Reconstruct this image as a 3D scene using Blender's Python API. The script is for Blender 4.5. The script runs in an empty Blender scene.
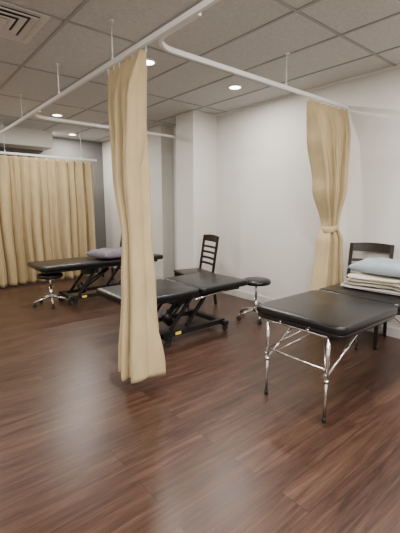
import bpy, bmesh, math, random
from mathutils import Vector, Matrix
random.seed(4)
S=bpy.context.scene
COL=S.collection
WX=4.05; CH=2.77; ZT=2.47; XA=1.44; YB=2.28
Y0=-2.4; X0=-2.4; Y1=7.9

# ---------------- materials
def mat(name,col,rough=.5,metal=0,noise=0,nscale=8,bump=0,bscale=60,emit=None,es=0,spec=.5,stretch=None):
    m=bpy.data.materials.new(name); m.use_nodes=True
    nt=m.node_tree; b=nt.nodes['Principled BSDF']
    b.inputs['Base Color'].default_value=(*col,1)
    b.inputs['Roughness'].default_value=rough; b.inputs['Metallic'].default_value=metal
    b.inputs['Specular IOR Level'].default_value=spec
    tc=nt.nodes.new('ShaderNodeTexCoord')
    src=tc.outputs['Object']
    if stretch:
        mp=nt.nodes.new('ShaderNodeMapping'); mp.inputs['Scale'].default_value=stretch
        nt.links.new(src,mp.inputs[0]); src=mp.outputs[0]
    if noise:
        n=nt.nodes.new('ShaderNodeTexNoise'); n.inputs['Scale'].default_value=nscale; n.inputs['Detail'].default_value=4
        nt.links.new(src,n.inputs['Vector'])
        r=nt.nodes.new('ShaderNodeValToRGB')
        r.color_ramp.elements[0].position=.3; r.color_ramp.elements[1].position=.7
        r.color_ramp.elements[0].color=(*[c*(1-noise) for c in col],1)
        r.color_ramp.elements[1].color=(*[min(1,c*(1+noise)) for c in col],1)
        nt.links.new(n.outputs['Fac'],r.inputs[0]); nt.links.new(r.outputs[0],b.inputs['Base Color'])
    if bump:
        n2=nt.nodes.new('ShaderNodeTexNoise'); n2.inputs['Scale'].default_value=bscale; n2.inputs['Detail'].default_value=3
        nt.links.new(src,n2.inputs['Vector'])
        bp=nt.nodes.new('ShaderNodeBump'); bp.inputs['Strength'].default_value=bump; bp.inputs['Distance'].default_value=.01
        nt.links.new(n2.outputs['Fac'],bp.inputs['Height']); nt.links.new(bp.outputs[0],b.inputs['Normal'])
    if emit:
        b.inputs['Emission Color'].default_value=(*emit,1); b.inputs['Emission Strength'].default_value=es
    return m

M_wall=mat('wall_paint',(.65,.63,.59),.75,noise=.02,nscale=1.2,bump=.05,bscale=90)
M_wall_shade=mat('shade_toned_wall_paint',(.16,.155,.15),.8,noise=.03,nscale=2)  # back wall's shade is put into this darker grey colour
M_ceil=mat('ceiling_tile',(.54,.53,.515),.9,noise=.09,nscale=50,bump=.15,bscale=120)
M_tbar=mat('ceiling_grid_metal',(.32,.315,.31),.5)
M_base=mat('baseboard_paint',(.58,.565,.54),.5,noise=.02)
M_white=mat('white_metal',(.74,.73,.71),.35,noise=.01)
M_curt=mat('curtain_fabric',(.475,.365,.205),.85,noise=.07,nscale=14,bump=.25,bscale=220,stretch=(1,1,.35))
M_vinyl=mat('black_vinyl',(.005,.005,.006),.30,noise=.1,nscale=20,bump=.08,bscale=180,spec=.42)
M_blk=mat('black_steel',(.007,.007,.008),.4,noise=.1)
M_rub=mat('black_rubber',(.01,.01,.01),.7,noise=.1)
M_chr=mat('chrome',(.85,.85,.86),.12,1,noise=.02)
M_alu=mat('polished_aluminium',(.86,.86,.87),.2,1,noise=.03)
M_wood=mat('dark_wood',(.014,.007,.005),.35,noise=.3,nscale=10,stretch=(1,1,8))
M_pil=mat('pillow_blue_grey_cotton',(.26,.30,.345),.85,noise=.08,nscale=10,bump=.25,bscale=40)
M_pil2=mat('pillow_lilac_cotton',(.185,.155,.19),.85,noise=.1,nscale=10,bump=.2,bscale=40)
M_blan=mat('cream_blanket',(.54,.48,.39),.9,noise=.07,nscale=25,bump=.4,bscale=120)
M_blang=mat('grey_blanket',(.36,.33,.30),.9,noise=.08,nscale=25,bump=.4,bscale=120)
M_yel=mat('yellow_label',(.75,.55,.08),.5,noise=.05)
M_lamp=mat('lamp_diffuser',(1,1,1),.5,emit=(1,.96,.9),es=14)
M_dark=mat('vent_dark',(.05,.05,.05),.8,noise=.05)
M_vent=mat('vent_metal',(.60,.59,.57),.4,noise=.02)

def floor_mat():
    m=bpy.data.materials.new('wood_plank_floor'); m.use_nodes=True
    nt=m.node_tree; N=nt.nodes; L=nt.links; b=N['Principled BSDF']
    tc=N.new('ShaderNodeTexCoord')
    br=N.new('ShaderNodeTexBrick'); br.offset=.37; br.offset_frequency=2
    br.inputs['Scale'].default_value=1; br.inputs['Brick Width'].default_value=1.35; br.inputs['Row Height'].default_value=.165
    br.inputs['Mortar Size'].default_value=.0015; br.inputs['Mortar Smooth'].default_value=.3
    br.inputs['Bias'].default_value=0
    br.inputs['Color1'].default_value=(0,0,0,1); br.inputs['Color2'].default_value=(1,1,1,1); br.inputs['Mortar'].default_value=(.5,.5,.5,1)
    L.new(tc.outputs['Object'],br.inputs['Vector'])
    add=N.new('ShaderNodeVectorMath'); add.operation='MULTIPLY_ADD'
    L.new(br.outputs['Color'],add.inputs[0]); add.inputs[1].default_value=(7,13,5); L.new(tc.outputs['Object'],add.inputs[2])
    mp=N.new('ShaderNodeMapping'); mp.inputs['Scale'].default_value=(1.2,15,1); L.new(add.outputs[0],mp.inputs[0])
    n=N.new('ShaderNodeTexNoise'); n.inputs['Scale'].default_value=1.6; n.inputs['Detail'].default_value=6; n.inputs['Roughness'].default_value=.6; n.inputs['Distortion'].default_value=.8
    L.new(mp.outputs[0],n.inputs['Vector'])
    mp2=N.new('ShaderNodeMapping'); mp2.inputs['Scale'].default_value=(6,110,1); L.new(add.outputs[0],mp2.inputs[0])
    n2=N.new('ShaderNodeTexNoise'); n2.inputs['Scale'].default_value=1; n2.inputs['Detail'].default_value=3
    L.new(mp2.outputs[0],n2.inputs['Vector'])
    r=N.new('ShaderNodeValToRGB')
    e=r.color_ramp.elements; e[0].position=.25; e[0].color=(.027,.0115,.007,1); e[1].position=.84; e[1].color=(.118,.062,.041,1)
    k=e.new(.52); k.color=(.060,.0285,.0185,1)
    m1=N.new('ShaderNodeMath'); m1.operation='MULTIPLY_ADD'; m1.inputs[1].default_value=.15; L.new(br.outputs['Color'],m1.inputs[0])
    m2=N.new('ShaderNodeMath'); m2.operation='MULTIPLY_ADD'; m2.inputs[1].default_value=.3; m2.inputs[2].default_value=-.22
    L.new(n2.outputs['Fac'],m2.inputs[0])
    m3=N.new('ShaderNodeMath'); m3.operation='ADD'; L.new(n.outputs['Fac'],m3.inputs[0]); L.new(m2.outputs[0],m3.inputs[1])
    L.new(m3.outputs[0],m1.inputs[2])
    L.new(m1.outputs[0],r.inputs[0])
    mx=N.new('ShaderNodeMix'); mx.data_type='RGBA'; mx.blend_type='MIX'
    L.new(br.outputs['Fac'],mx.inputs[0]); L.new(r.outputs[0],mx.inputs[6]); mx.inputs[7].default_value=(.014,.007,.005,1)
    L.new(mx.outputs[2],b.inputs['Base Color'])
    mr=N.new('ShaderNodeMapRange'); mr.inputs[3].default_value=.27; mr.inputs[4].default_value=.42; L.new(n.outputs['Fac'],mr.inputs[0])
    L.new(mr.outputs[0],b.inputs['Roughness'])
    b.inputs['Specular IOR Level'].default_value=.42
    bp=N.new('ShaderNodeBump'); bp.inputs['Strength'].default_value=.12; bp.inputs['Distance'].default_value=.003
    L.new(n2.outputs['Fac'],bp.inputs['Height']); L.new(bp.outputs[0],b.inputs['Normal'])
    return m
M_floor=floor_mat()

# ---------------- helpers
def link(o,parent=None):
    COL.objects.link(o)
    if parent: o.parent=parent
    return o
def empty(name,loc,rz=0):
    o=bpy.data.objects.new(name,None); o.location=loc; o.rotation_euler=(0,0,rz); o.empty_display_size=.1
    return link(o)
def mesh(name,vs,fs,m,parent=None,smooth=False,loc=(0,0,0)):
    me=bpy.data.meshes.new(name); me.from_pydata([tuple(v) for v in vs],[],fs); me.update()
    if m: me.materials.append(m)
    if smooth:
        for p in me.polygons: p.use_smooth=True
    o=bpy.data.objects.new(name,me); o.location=loc
    return link(o,parent)
def bm_obj(name,bm,m,parent=None,smooth=False):
    me=bpy.data.meshes.new(name); bm.normal_update(); bm.to_mesh(me); bm.free()
    me.materials.append(m)
    if smooth:
        for p in me.polygons: p.use_smooth=True
    return link(bpy.data.objects.new(name,me),parent)
def box(name,c,s,m,parent=None,bev=0,rot=None,seg=3):
    bm=bmesh.new(); bmesh.ops.create_cube(bm,size=1)
    bmesh.ops.scale(bm,vec=s,verts=bm.verts)
    if bev: bmesh.ops.bevel(bm,geom=bm.edges[:],offset=bev,segments=seg,profile=.5,affect='EDGES')
    if rot: bmesh.ops.rotate(bm,cent=(0,0,0),matrix=rot,verts=bm.verts)
    bmesh.ops.translate(bm,vec=c,verts=bm.verts)
    return bm_obj(name,bm,m,parent,smooth=False)
def add_cyl(bm,p1,p2,r,r2=None,seg=16):
    p1=Vector(p1);p2=Vector(p2);d=p2-p1
    q=d.to_track_quat('Z','Y').to_matrix().to_4x4()
    bmesh.ops.create_cone(bm,cap_ends=True,segments=seg,radius1=r,radius2=r if r2 is None else r2,depth=d.length,
        matrix=Matrix.Translation((p1+p2)/2)@q)
def cyl(name,p1,p2,r,m,parent=None,r2=None,seg=16):
    bm=bmesh.new(); add_cyl(bm,p1,p2,r,r2,seg)
    for f in bm.faces: f.smooth=len(f.verts)==4
    return bm_obj(name,bm,m,parent)
def tubes(name,lst,m,parent=None):
    bm=bmesh.new()
    for t in lst: add_cyl(bm,*t)
    for f in bm.faces: f.smooth=len(f.verts)==4
    return bm_obj(name,bm,m,parent)
def bar(name,p1,p2,w,h,m,parent=None,bev=.003):
    p1=Vector(p1);p2=Vector(p2);d=p2-p1
    q=d.to_track_quat('X','Z').to_matrix().to_4x4()
    bm=bmesh.new(); bmesh.ops.create_cube(bm,size=1); bmesh.ops.scale(bm,vec=(d.length,w,h),verts=bm.verts)
    if bev: bmesh.ops.bevel(bm,geom=bm.edges[:],offset=bev,segments=2,affect='EDGES')
    bmesh.ops.transform(bm,matrix=Matrix.Translation((p1+p2)/2)@q,verts=bm.verts)
    return bm_obj(name,bm,m,parent)
def pad(name,x0,x1,y0,y1,z0,z1,m,parent,cr=.05,er=.02):
    cr=min(cr,(x1-x0)/2-.001,(y1-y0)/2-.001)
    def ring(ins,z):
        pts=[]
        for (cx,cy,a0) in ((x1-cr,y1-cr,0),(x0+cr,y1-cr,90),(x0+cr,y0+cr,180),(x1-cr,y0+cr,270)):
            for i in range(7):
                a=math.radians(a0+15*i); r=cr-min(ins,cr*.9)
                pts.append((cx+r*math.cos(a),cy+r*math.sin(a),z))
        return pts
    prof=[]
    for i in range(5):
        a=math.radians(90-22.5*i); prof.append((er*(1-math.cos(a)),z0+er*(1-math.sin(a))))
    for i in range(5):
        a=math.radians(22.5*i); prof.append((er*(1-math.cos(a)),z1-er*(1-math.sin(a))))
    prof=[(er,z0)]+prof+[(er*2.2,z1+.004)]
    vs=[];fs=[];n=28
    for p in prof: vs+=ring(*p)
    for k in range(len(prof)-1):
        for i in range(n):
            j=(i+1)%n; fs.append((k*n+i,k*n+j,(k+1)*n+j,(k+1)*n+i))
    fs.append(tuple(reversed(range(n)))); fs.append(tuple(range((len(prof)-1)*n,len(prof)*n)))
    return mesh(name,vs,fs,m,parent,smooth=True)

# ---------------- room
box('floor',((X0+WX)/2,(Y0+Y1)/2,-.05),(WX-X0+.4,Y1-Y0+.4,.1),M_floor)
box('ceiling',((X0+WX)/2,(Y0+Y1)/2,CH+.05),(WX-X0+.4,Y1-Y0+.4,.1),M_ceil)
box('wall_right',(WX+.1,(Y0+Y1)/2,CH/2),(.2,Y1-Y0,CH),M_wall)
box('wall_back',((X0+WX)/2,Y1+.1,CH/2),(WX-X0+.4,.2,CH),M_wall_shade)
box('wall_left',(X0-.1,(Y0+Y1)/2,CH/2),(.2,Y1-Y0,CH),M_wall)
box('wall_front',((X0+WX)/2,Y0-.1,CH/2),(WX-X0+.4,.2,CH),M_wall)
PX=3.58; PYa=4.42; PYb=4.85
box('wall_column',((PX+WX)/2,(PYa+PYb)/2,CH/2),(WX-PX,PYb-PYa,CH),M_wall)
box('wall_niche',(3.93,6.75,CH/2),(.24,2.3,CH),M_wall)
bh=.10
box('baseboard_right',(WX-.008,(Y0+PYa)/2,bh/2),(.016,PYa-Y0,bh),M_base)
box('baseboard_column_side',((PX+WX)/2,PYa-.008,bh/2),(WX-PX,.016,bh),M_base)
box('baseboard_column_front',(PX-.008,(PYa+PYb)/2,bh/2),(.016,PYb-PYa+.016,bh),M_base)
box('baseboard_niche',(3.80,6.75,bh/2),(.016,2.3,bh),M_base)
box('baseboard_back',((X0+WX)/2,Y1-.008,bh/2),(WX-X0,.016,bh),M_base)
box('trim_bulkhead',(1.1,7.62,2.62),(2.9,.5,.30),M_wall)
bm=bmesh.new()
def gb(c,s):
    r=bmesh.ops.create_cube(bm,size=1); bmesh.ops.scale(bm,vec=s,verts=r['verts']); bmesh.ops.translate(bm,vec=c,verts=r['verts'])
x=3.59
while x>X0: gb((x,(Y0+Y1)/2,CH-.003),(.024,Y1-Y0,.008)); x-=.6
yy=2.98-1.2*4
while yy<Y1:
    gb(((X0+WX)/2,yy,CH-.003),(WX-X0,.024,.0075)); yy+=1.2
bm_obj('trim_ceiling_grid',bm,M_tbar)
box('trim_wall_angle',(WX-.012,(Y0+PYa)/2,CH-.012),(.024,PYa-Y0,.024),M_white)

# ---------------- recessed downlights, added fill lamps
def downlight(x,y,e=35):
    p=empty('recessed_downlight',(x,y,CH))
    bm=bmesh.new()
    n=32
    for (r0,z0,r1,z1) in ((.085,0,.082,-.008),(.082,-.008,.066,-.010),(.066,-.010,.062,-.004)):
        a=[bm.verts.new((r0*math.cos(2*math.pi*i/n),r0*math.sin(2*math.pi*i/n),z0)) for i in range(n)]
        b=[bm.verts.new((r1*math.cos(2*math.pi*i/n),r1*math.sin(2*math.pi*i/n),z1)) for i in range(n)]
        for i in range(n): bm.faces.new((a[i],a[(i+1)%n],b[(i+1)%n],b[i]))
    bm_obj('bezel',bm,M_white,p,True)
    cyl('diffuser',(0,0,-.001),(0,0,-.008),.066,M_lamp,p,seg=32)
    l=bpy.data.lights.new('downlight_lamp','AREA'); l.shape='DISK'; l.size=.11; l.energy=e; l.color=(1,.955,.885)
    o=bpy.data.objects.new('lamp',l); o.location=(0,0,-.02); link(o,p)
for (x,y) in ((3.29,3.28),(2.09,3.28),(2.17,6.0),(2.95,7.4),(3.29,.9),(2.09,.9),(.3,.9),(.3,6.0),(-1.2,3.3),(-1.2,6.0),(-1.2,.9),(2.09,-1.3),(.3,-1.3)):
    downlight(x,y)  # positions outside the view are extra lamps added to light the room
def fill_panel(x,y,e):  # unseen ceiling panel behind the camera, added as fill light
    p=empty('added_fill_panel',(x,y,CH))
    box('frame',(0,0,-.008),(.62,1.22,.016),M_white,p,.003)
    box('diffuser_panel',(0,0,-.018),(.56,1.16,.006),M_lamp,p)
    l=bpy.data.lights.new('fill_lamp','AREA'); l.shape='RECTANGLE'; l.size=.55; l.size_y=1.15; l.energy=e; l.color=(1,.97,.93)
    o=bpy.data.objects.new('lamp',l); o.location=(0,0,-.03); link(o,p)
fill_panel(-.9,-.6,62); fill_panel(1.2,-.9,50)

# ---------------- AC diffuser
def diffuser(x,y):
    p=empty('ceiling_air_vent',(x,y,CH))
    for i,(s,z) in enumerate(((.60,-.012),(.47,-.022),(.34,-.022),(.21,-.022))):
        bm=bmesh.new(); o=s/2; w=.045 if i else .06
        def sq(h,zz): return [bm.verts.new(v) for v in ((h,h,zz),(-h,h,zz),(-h,-h,zz),(h,-h,zz))]
        a=sq(o,0 if i==0 else z+.008); b=sq(o-.006,z); c=sq(o-w,z+ .004 if i==0 else z+.014)
        for r,t in ((a,b),(b,c)):
            for k in range(4): bm.faces.new((r[k],r[(k+1)%4],t[(k+1)%4],t[k]))
        bm_obj('louvre_ring_%d'%(i+1),bm,M_vent,p)
    box('recess',(0,0,-.003),(.5,.5,.004),M_dark,p)
    box('centre_plate',(0,0,-.016),(.12,.12,.012),M_vent,p,.003)
diffuser(.78,3.28)

# ---------------- curtain tracks
def track(pts,rods,name='curtain_track'):
    p=empty(name,(0,0,0))
    bm=bmesh.new(); prev=None
    w=.012;h=.017
    P=[Vector(q) for q in pts]
    for i,q in enumerate(P):
        d=((P[min(i+1,len(P)-1)]-P[max(i-1,0)])).normalized(); nrm=Vector((-d.y,d.x,0))
        r=[bm.verts.new(q+nrm*w+Vector((0,0,h))),bm.verts.new(q-nrm*w+Vector((0,0,h))),bm.verts.new(q-nrm*w-Vector((0,0,h))),bm.verts.new(q+nrm*w-Vector((0,0,h)))]
        if prev:
            for k in range(4): bm.faces.new((prev[k],prev[(k+1)%4],r[(k+1)%4],r[k]))
        else: bm.faces.new(r[::-1])
        prev=r
    bm.faces.new(prev)
    bmesh.ops.recalc_face_normals(bm,faces=bm.faces)
    bm_obj('rail',bm,M_white,p)
    for i,(x,y,z) in enumerate(rods):
        tubes('suspension_rod_%d'%(i+1),[((x,y,z+.015),(x,y,CH),.005),((x,y,CH-.012),(x,y,CH),.02),((x,y,z+.015),(x,y,z+.04),.010)],M_white,p)
def arc(cx,cy,r,a0,a1,z,n=10):
    return [(cx+r*math.cos(math.radians(a0+(a1-a0)*i/n)),cy+r*math.sin(math.radians(a0+(a1-a0)*i/n)),z) for i in range(n+1)]
track([(XA,-1.6,ZT),(XA,6.9,ZT)],[(XA,y,ZT) for y in (.8,2.75,3.9,5.2,6.4)])
r=.20; xa=XA+.026
track([(xa,1.75,ZT)]+arc(xa+r,YB-r,r,180,90,ZT)+[(WX,YB,ZT)],[(2.95,YB,ZT)])
track([(xa,4.6,ZT)]+arc(xa+r,4.95-r,r,180,90,ZT)+[(WX,4.95,ZT)],[(2.6,4.95,ZT)])
track([(-1.9,6.9,2.25),(3.2,6.9,2.25)],[(x,6.9,2.25) for x in (-1,.4,1.6,2.9)])

# ---------------- curtains
def lerp(a,b,t): return a+(b-a)*t
def interp(keys,z):
    if z>=keys[0][0]: return keys[0][1:]
    for a,b in zip(keys,keys[1:]):
        if a[0]>=z>=b[0]:
            t=(a[0]-z)/(a[0]-b[0]); t=t*t*(3-2*t)
            return [lerp(p,q,t) for p,q in zip(a[1:],b[1:])]
    return keys[-1][1:]
def curtain(loc,axis,keys,nf,ztop,zbot,tie=None,seed=0,nz=90,trackz=None,bow=0,side=-1):
    rnd=random.Random(seed)
    ph=[rnd.uniform(-1.0,1.0) for _ in range(nf+2)]; am=[rnd.uniform(.5,1.3) for _ in range(nf+2)]
    p=empty('privacy_curtain',loc,0 if axis=='x' else math.pi/2)
    ns=nf*18; vs=[];fs=[]
    for k in range(nz+1):
        z=lerp(ztop,zbot,k/nz); w,a,ca,cp=interp(keys,z)
        top=min(1,(ztop-z)/.12)
        for i in range(ns+1):
            s=i/ns; f=s*nf; fi=int(f); t=f-fi; t2=t*t*(3-2*t)
            A=lerp(am[fi],am[fi+1],t2)*a; P=lerp(ph[fi],ph[fi+1],t2)*top
            drift=(.35*math.sin(2.1*z+seed+3*s)+.3*math.sin(3.7*z+7*s+2*seed))*top
            th=2*math.pi*(f)+P+drift
            y=A*math.sin(th)+.22*A*math.sin(2.3*th+seed)*top
            y+= side*a*.9*math.sqrt(max(0,1-(2*s-1)**2))*(1 if tie or bow else 0)*top
            x=(s-.5)*w+ .35*A*math.sin(2*th)*.5
            zz=z+ (.012*math.sin(5*s*math.pi+seed) if k==nz else 0)
            vs.append((x+ca,y+cp,zz))
    for k in range(nz):
        for i in range(ns):
            q=k*(ns+1)+i; fs.append((q,q+1,q+ns+2,q+ns+1))
    o=mesh('fabric',vs,fs,M_curt,p,smooth=True)
    md=o.modifiers.new('t','SOLIDIFY'); md.thickness=.003
    zt=trackz-loc[2]; w,a,ca,cp=keys[0][1:]
    tubes('gliders',[((ca+(i/(nf)-.5)*w,0,ztop-.02),(ca+(i/(nf)-.5)*w,0,zt-.019),.004,.004,8) for i in range(nf+1)],M_white,p)
    if tie:
        zt_,rx,ry=tie; w,a,ca,cp=interp(keys,zt_)
        bm=bmesh.new(); n=32; rings=[]
        for (dz,e) in ((.035,.0),(.03,.006),(-.03,.006),(-.035,0)):
            rings.append([bm.verts.new((ca+(rx+e)*math.cos(2*math.pi*i/n),cp-a*.6+(ry+e)*math.sin(2*math.pi*i/n),zt_+dz+.02*math.cos(2*math.pi*i/n))) for i in range(n)])
        for A,B in zip(rings,rings[1:]):
            for i in range(n): bm.faces.new((A[i],A[(i+1)%n],B[(i+1)%n],B[i]))
        bm_obj('tieback_strap',bm,M_curt,p,True)
    return p
curtain((XA+.01,2.57,0),'y',[(2.43,.56,.035,0,0),(2.1,.42,.07,-.03,0),(1.6,.28,.09,-.10,0),(1.16,.17,.08,-.15,0),(.8,.22,.09,-.16,0),(.12,.33,.115,-.165,0)],6,2.43,.12,None,5,nz=110,trackz=ZT,bow=.7,side=1)
curtain((3.66,YB,0),'x',[(2.43,.72,.03,0,0),(2.1,.58,.07,0,0),(1.6,.38,.08,.05,0),(1.17,.15,.05,.12,0),(1.0,.26,.07,.12,0),(.05,.46,.09,.11,0)],7,2.43,.05,(1.15,.09,.08),2,nz=110,trackz=ZT)
curtain((1.1,6.9,0),'x',[(2.21,4.0,.04,0,0),(.03,4.0,.09,0,0)],24,2.21,.03,None,3,nz=40,trackz=2.25)

# ---------------- portable massage table
def massage_table(x,y,Lh,rz=0):
    p=empty('massage_table',(x,y,0),rz)
    W=.36
    zt=.675
    pad('cushion_1',-Lh,-.003,-W,W,zt-.06,zt,M_vinyl,p,.07,.02)
    pad('cushion_2',.003,Lh,-W,W,zt-.06,zt,M_vinyl,p,.07,.02)
    pad('frame_1',-Lh+.01,-.004,-W+.01,W-.01,zt-.085,zt-.058,M_vinyl,p,.06,.006)
    pad('frame_2',.004,Lh-.01,-W+.01,W-.01,zt-.085,zt-.058,M_vinyl,p,.06,.006)
    ys=.243
    for sx in (-1,1):
        xl=sx*(Lh-.22 if sx>0 else Lh-.04)
        L=[]
        for sy in (-1,1):
            yy=sy*ys
            L.append(((xl,yy,.28),(xl,yy,zt-.083),.0125))
            L.append(((xl,yy,.02),(xl,yy,.34),.0095))
            L.append(((xl,yy,.27),(xl,yy,.295),.015))
            L.append(((xl+sx*.012,yy,.33),(xl+sx*.03,yy,.33),.011))
            L.append(((xl,yy*.97,.30),(xl-sx*.50,yy*.97,zt-.09),.008))
            L.append(((xl-sx*.22,yy*.97,.425),(xl-sx*.27,yy*.97,.455),.012))
        L.append(((xl,-ys,.36),(xl,ys,.36),.008))
        L.append(((xl,-ys,zt-.095),(xl,ys,zt-.095),.010))
        L.append(((xl,ys,.36),(xl-sx*.02,-ys*.2,zt-.095),.005))
        L.append(((xl,-ys,.30),(xl-sx*.42,ys*.3,zt-.095),.004))
        L.append(((xl,ys,.30),(xl-sx*.42,-ys*.3,zt-.095),.004))
        tubes('leg_frame_%d'%(1 if sx<0 else 2),L,M_alu,p)
        tubes('rubber_feet_%d'%(1 if sx<0 else 2),[((xl,s*ys,0),(xl,s*ys,.035),.015,.013) for s in (-1,1)],M_rub,p)
    tubes('latches',[((-Lh-.004,s*.11,zt-.072),(-Lh+.02,s*.11,zt-.072),.009) for s in (-1,1)],M_chr,p)
    return p
massage_table(2.82,1.425,.81)

def blanket(x,y,z,specs,rz,name='folded_blanket'):
    p=empty(name,(x,y,z),rz)
    rnd=random.Random(7); zb=0
    for i,(w,d,th,m) in enumerate(specs):
        vs=[];fs=[];NX=30;NA=20
        hw=w/2; hd=d/2; ph=rnd.uniform(0,6); ox=rnd.uniform(-.016,.016); oy=rnd.uniform(-.016,.016)
        for a in range(NX+1):
            u=-1+2*a/NX
            for b in range(NA):
                t=2*math.pi*b/NA
                cy=math.copysign(abs(math.cos(t))**.4,math.cos(t)); cz=math.copysign(abs(math.sin(t))**.6,math.sin(t))
                e=(1-abs(u)**10)**.5 if abs(u)<1 else 0
                wv=.007*math.sin(5*u+ph+3*cy)+.004*math.sin(9*u-ph+5*cy)
                vs.append((ox+u*hw*(1+.02*math.sin(4*cy+ph)),oy+cy*hd*(.95+.05*e)*(1+.02*math.sin(5*u+ph)),zb+th*.5+cz*th*.5*max(e,.25)+wv*(0 if i==0 and cz<=0 else 1)))
        zb+=th
        for a in range(NX):
            for b in range(NA):
                q=a*NA; fs.append((q+b,q+(b+1)%NA,q+NA+(b+1)%NA,q+NA+b))
        fs.append(tuple(range(NA))); fs.append(tuple(range(NX*NA,NX*NA+NA)))
        mesh('fold_layer_%d'%(i+1),vs,fs,m,p,True)
    return p
def pillow(x,y,z,w,d,h,m,rz=0,tilt=0,seed=0):
    N=28; vs=[];fs=[]
    def pt(u,v,s):
        pin=1-.07*(1-abs(u)**2)*abs(v)**6; pin2=1-.07*(1-abs(v)**2)*abs(u)**6
        hh=h/2*((1-abs(u)**3)*(1-abs(v)**3))**.42
        wr=.014*math.sin(7*u+3*v+seed)*math.sin(5*v-2*u+seed)*(hh/(h/2))
        return (u*w/2*pin2,v*d/2*pin, h*.42+ (hh+wr if s>0 else -hh*.84))
    for s in (1,-1):
        for i in range(N+1):
            for j in range(N+1): vs.append(pt(-1+2*i/N,-1+2*j/N,s))
    for s in range(2):
        o=s*(N+1)**2
        for i in range(N):
            for j in range(N):
                q=o+i*(N+1)+j; f=(q,q+N+1,q+N+2,q+1); fs.append(f if s==0 else f[::-1])
    o=mesh('pillow',vs,fs,m,None,True,(x,y,z)); o.rotation_euler=(tilt,0,rz)
    bm=bmesh.new(); bm.from_mesh(o.data); bmesh.ops.remove_doubles(bm,verts=bm.verts,dist=.0005); bm.to_mesh(o.data); bm.free()
    return o
ZP=.680
blanket(3.30,1.41,ZP,[(.50,.56,.032,M_blang),(.48,.54,.030,M_blan),(.48,.53,.028,M_blan),(.45,.50,.026,M_blan)],.05)
pillow(3.34,1.39,ZP+.120,.46,.56,.135,M_pil,.05,0,1)

# ---------------- electric treatment table
def treatment_table(x,y,zt,L,W,split):
    p=empty('treatment_table',(x,y,0))
    hl=L/2;hw=W/2
    xs=-hl+split
    pad('cushion_foot',-hl,xs-.008,-hw,hw,zt-.065,zt,M_vinyl,p,.06,.02)
    pad('cushion_head',xs+.008,hl,-hw,hw,zt-.065,zt,M_vinyl,p,.06,.02)
    for s in (-1,1):
        bar('upper_rail_%d'%(s+2),(-hl+.08,s*(hw-.10),zt-.085),(hl-.08,s*(hw-.10),zt-.085),.03,.04,M_blk,p)
        bar('base_rail_%d'%(s+2),(-hl+.42,s*(hw-.12),.10),(hl-.30,s*(hw-.12),.10),.05,.05,M_blk,p)
        bar('lift_arm_a%d'%(s+2),(-hl+.55,s*(hw-.17),.12),(-hl+.85,s*(hw-.17),zt-.10),.025,.04,M_blk,p)
        bar('lift_arm_b%d'%(s+2),(hl-.80,s*(hw-.17),.12),(hl-.50,s*(hw-.17),zt-.10),.025,.04,M_blk,p)
    for i,xx in enumerate((-hl+.10,xs,hl-.10)):
        bar('upper_cross_%d'%(i+1),(xx,-hw+.09,zt-.09),(xx,hw-.09,zt-.09),.04,.04,M_blk,p)
    for i,xx in enumerate((-hl+.45,hl-.33)):
        bar('base_cross_%d'%(i+1),(xx,-hw+.03,.09),(xx,hw-.03,.09),.06,.05,M_blk,p)
        for s in (-1,1):
            tubes('castor_%d_%d'%(i+1,s+2),[((xx,s*(hw-.06)-.012,.035),(xx,s*(hw-.06)+.012,.035),.035,.035,20),((xx,s*(hw-.06),.035),(xx,s*(hw-.06),.085),.012)],M_rub,p)
    tubes('actuator_motor',[((-hl+.62,0,.14),(.12,0,zt-.17),.032),((-hl+.70,0,.12),(-hl+.62,0,.26),.05)],M_blk,p)
    tubes('actuator_rod',[((.10,0,zt-.18),(hl-.62,0,zt-.10),.012)],M_chr,p)
    box('control_box',(-hl+.78,-.05,zt-.16),(.22,.14,.09),M_blk,p,.01)
    box('warning_label',(-hl+.60,-hw+.0925,.105),(.07,.003,.03),M_yel,p)
    tubes('side_gas_spring',[((xs-.05,-hw+.07,zt-.12),(xs+.38,-hw+.07,zt-.09),.011)],M_chr,p)
    return p
treatment_table(2.35,3.21,.55,1.56,.74,.84)
treatment_table(1.45+.98,5.28,.60,1.94,.66,1.25)
pillow(2.52,5.20,.605,.44,.52,.15,M_pil2,.2,0,3)
pillow(2.92,5.35,.605,.34,.5,.12,M_pil2,.1,0,5)

# ---------------- rolling stool
def stool(x,y,h,rz=0):
    p=empty('rolling_stool',(x,y,0),rz)
    prof=[(0,h),( .10,h),(.155,h-.008),(.175,h-.025),(.178,h-.045),(.168,h-.062),(.15,h-.068),(0,h-.068)]
    n=36;vs=[];fs=[]
    for r_,z in prof:
        for i in range(n): vs.append((max(r_,.0005)*math.cos(2*math.pi*i/n),max(r_,.0005)*math.sin(2*math.pi*i/n),z))
    for k in range(len(prof)-1):
        for i in range(n): fs.append((k*n+i,(k+1)*n+i,(k+1)*n+(i+1)%n,k*n+(i+1)%n))
    mesh('seat',vs,fs,M_vinyl,p,True)
    tubes('pedestal',[((0,0,.09),(0,0,.26),.026),((0,0,.26),(0,0,h-.06),.014),((0,0,h-.085),(0,0,h-.06),.06)],M_chr,p)
    tubes('height_lever',[((0,0,h-.09),(.15,.05,h-.095),.005)],M_blk,p)
    A=[];C=[]
    for i in range(5):
        a=2*math.pi*i/5+.3; c,s=math.cos(a),math.sin(a)
        A.append(((0,0,.125),(.23*c,.23*s,.075),.019,.011))
        A.append(((.23*c,.23*s,.05),(.23*c,.23*s,.085),.009))
        t=Vector((-s,c,0)); q=Vector((.235*c,.235*s,.026))
        C.append((q-t*.020,q-t*.006,.026,.026,18)); C.append((q+t*.006,q+t*.020,.026,.026,18))
        C.append((q+Vector((0,0,.01)),q+Vector((0,0,.036)),.016,.010))
    tubes('star_base',A,M_chr,p); tubes('castors',C,M_rub,p)
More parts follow.
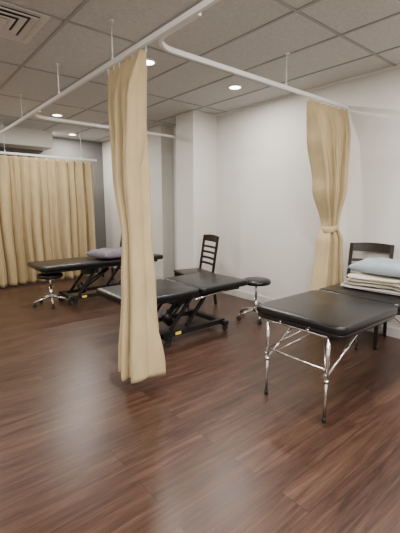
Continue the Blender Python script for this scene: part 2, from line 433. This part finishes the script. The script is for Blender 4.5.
stool(3.41,2.98,.51); stool(1.68,5.30,.46,.4)

# ---------------- ladder back chair (faces local -x)
def chair(x,y,rz,H=.96):
    p=empty('ladder_back_chair',(x,y,0),rz)
    hw=.205
    for s in (-1,1):
        bar('rear_leg_%d'%(s+2),(.24,s*hw,0),(.19,s*hw,.45),.034,.034,M_wood,p,.005)
        bar('back_post_%d'%(s+2),(.19,s*hw,.44),(.27,s*hw,H),.034,.030,M_wood,p,.005)
        bar('front_leg_%d'%(s+2),(-.20,s*(hw+.005),0),(-.20,s*(hw+.005),.43),.036,.036,M_wood,p,.005)
        bar('side_stretcher_%d'%(s+2),(-.20,s*hw,.20),(.215,s*hw,.20),.018,.028,M_wood,p)
        bar('side_rail_%d'%(s+2),(-.20,s*hw,.41),(.19,s*hw,.41),.022,.05,M_wood,p)
    bar('front_rail',(-.20,-hw,.41),(-.20,hw,.41),.022,.05,M_wood,p)
    bar('rear_rail',(.19,-hw,.41),(.19,hw,.41),.022,.05,M_wood,p)
    bar('front_stretcher',(-.20,-hw,.26),(-.20,hw,.26),.018,.028,M_wood,p)
    pad('seat',-.235,.20,-.225,.225,.435,.468,M_wood,p,.03,.01)
    zs=[(.565,.030),(.645,.030),(.725,.030),(.805,.030),(H-.045,.085)]
    for k,(z,h) in enumerate(zs):
        bm=bmesh.new(); prev=None; n=12
        for i in range(n+1):
            u=-1+2*i/n; xb=.19+.08*(z-.44)/(H-.44)+.028*(1-u*u); yy=u*hw
            c=.012*(1-u*u) if k==4 else 0
            sl=.08/(H-.44)*h/2
            r=[bm.verts.new(v) for v in ((xb-.009-sl,yy,z-h/2),(xb+.009-sl,yy,z-h/2),(xb+.009+sl,yy,z+h/2+c),(xb-.009+sl,yy,z+h/2+c))]
            if prev:
                for q in range(4): bm.faces.new((prev[q],prev[(q+1)%4],r[(q+1)%4],r[q]))
            else: bm.faces.new(r[::-1])
            prev=r
        bm.faces.new(prev); bmesh.ops.recalc_face_normals(bm,faces=bm.faces)
        bm_obj('back_slat_%d'%(k+1),bm,M_wood,p)
chair(3.71,1.80,math.radians(12),.99)
chair(3.30,4.06,math.radians(-14),.97)
chair(3.36,6.55,math.radians(0),.95)

# ---------------- world & camera
w=bpy.data.worlds.new('world'); S.world=w; w.use_nodes=True
w.node_tree.nodes['Background'].inputs[0].default_value=(.5,.5,.5,1); w.node_tree.nodes['Background'].inputs[1].default_value=.3
cd=bpy.data.cameras.new('camera'); cd.sensor_fit='VERTICAL'; cd.sensor_height=36; cd.lens=25.0; cd.clip_start=.02
co=bpy.data.objects.new('camera',cd); co.location=(0,0,1.4); co.rotation_euler=(math.radians(90-9.4),0,math.radians(-40)); link(co)
S.camera=co
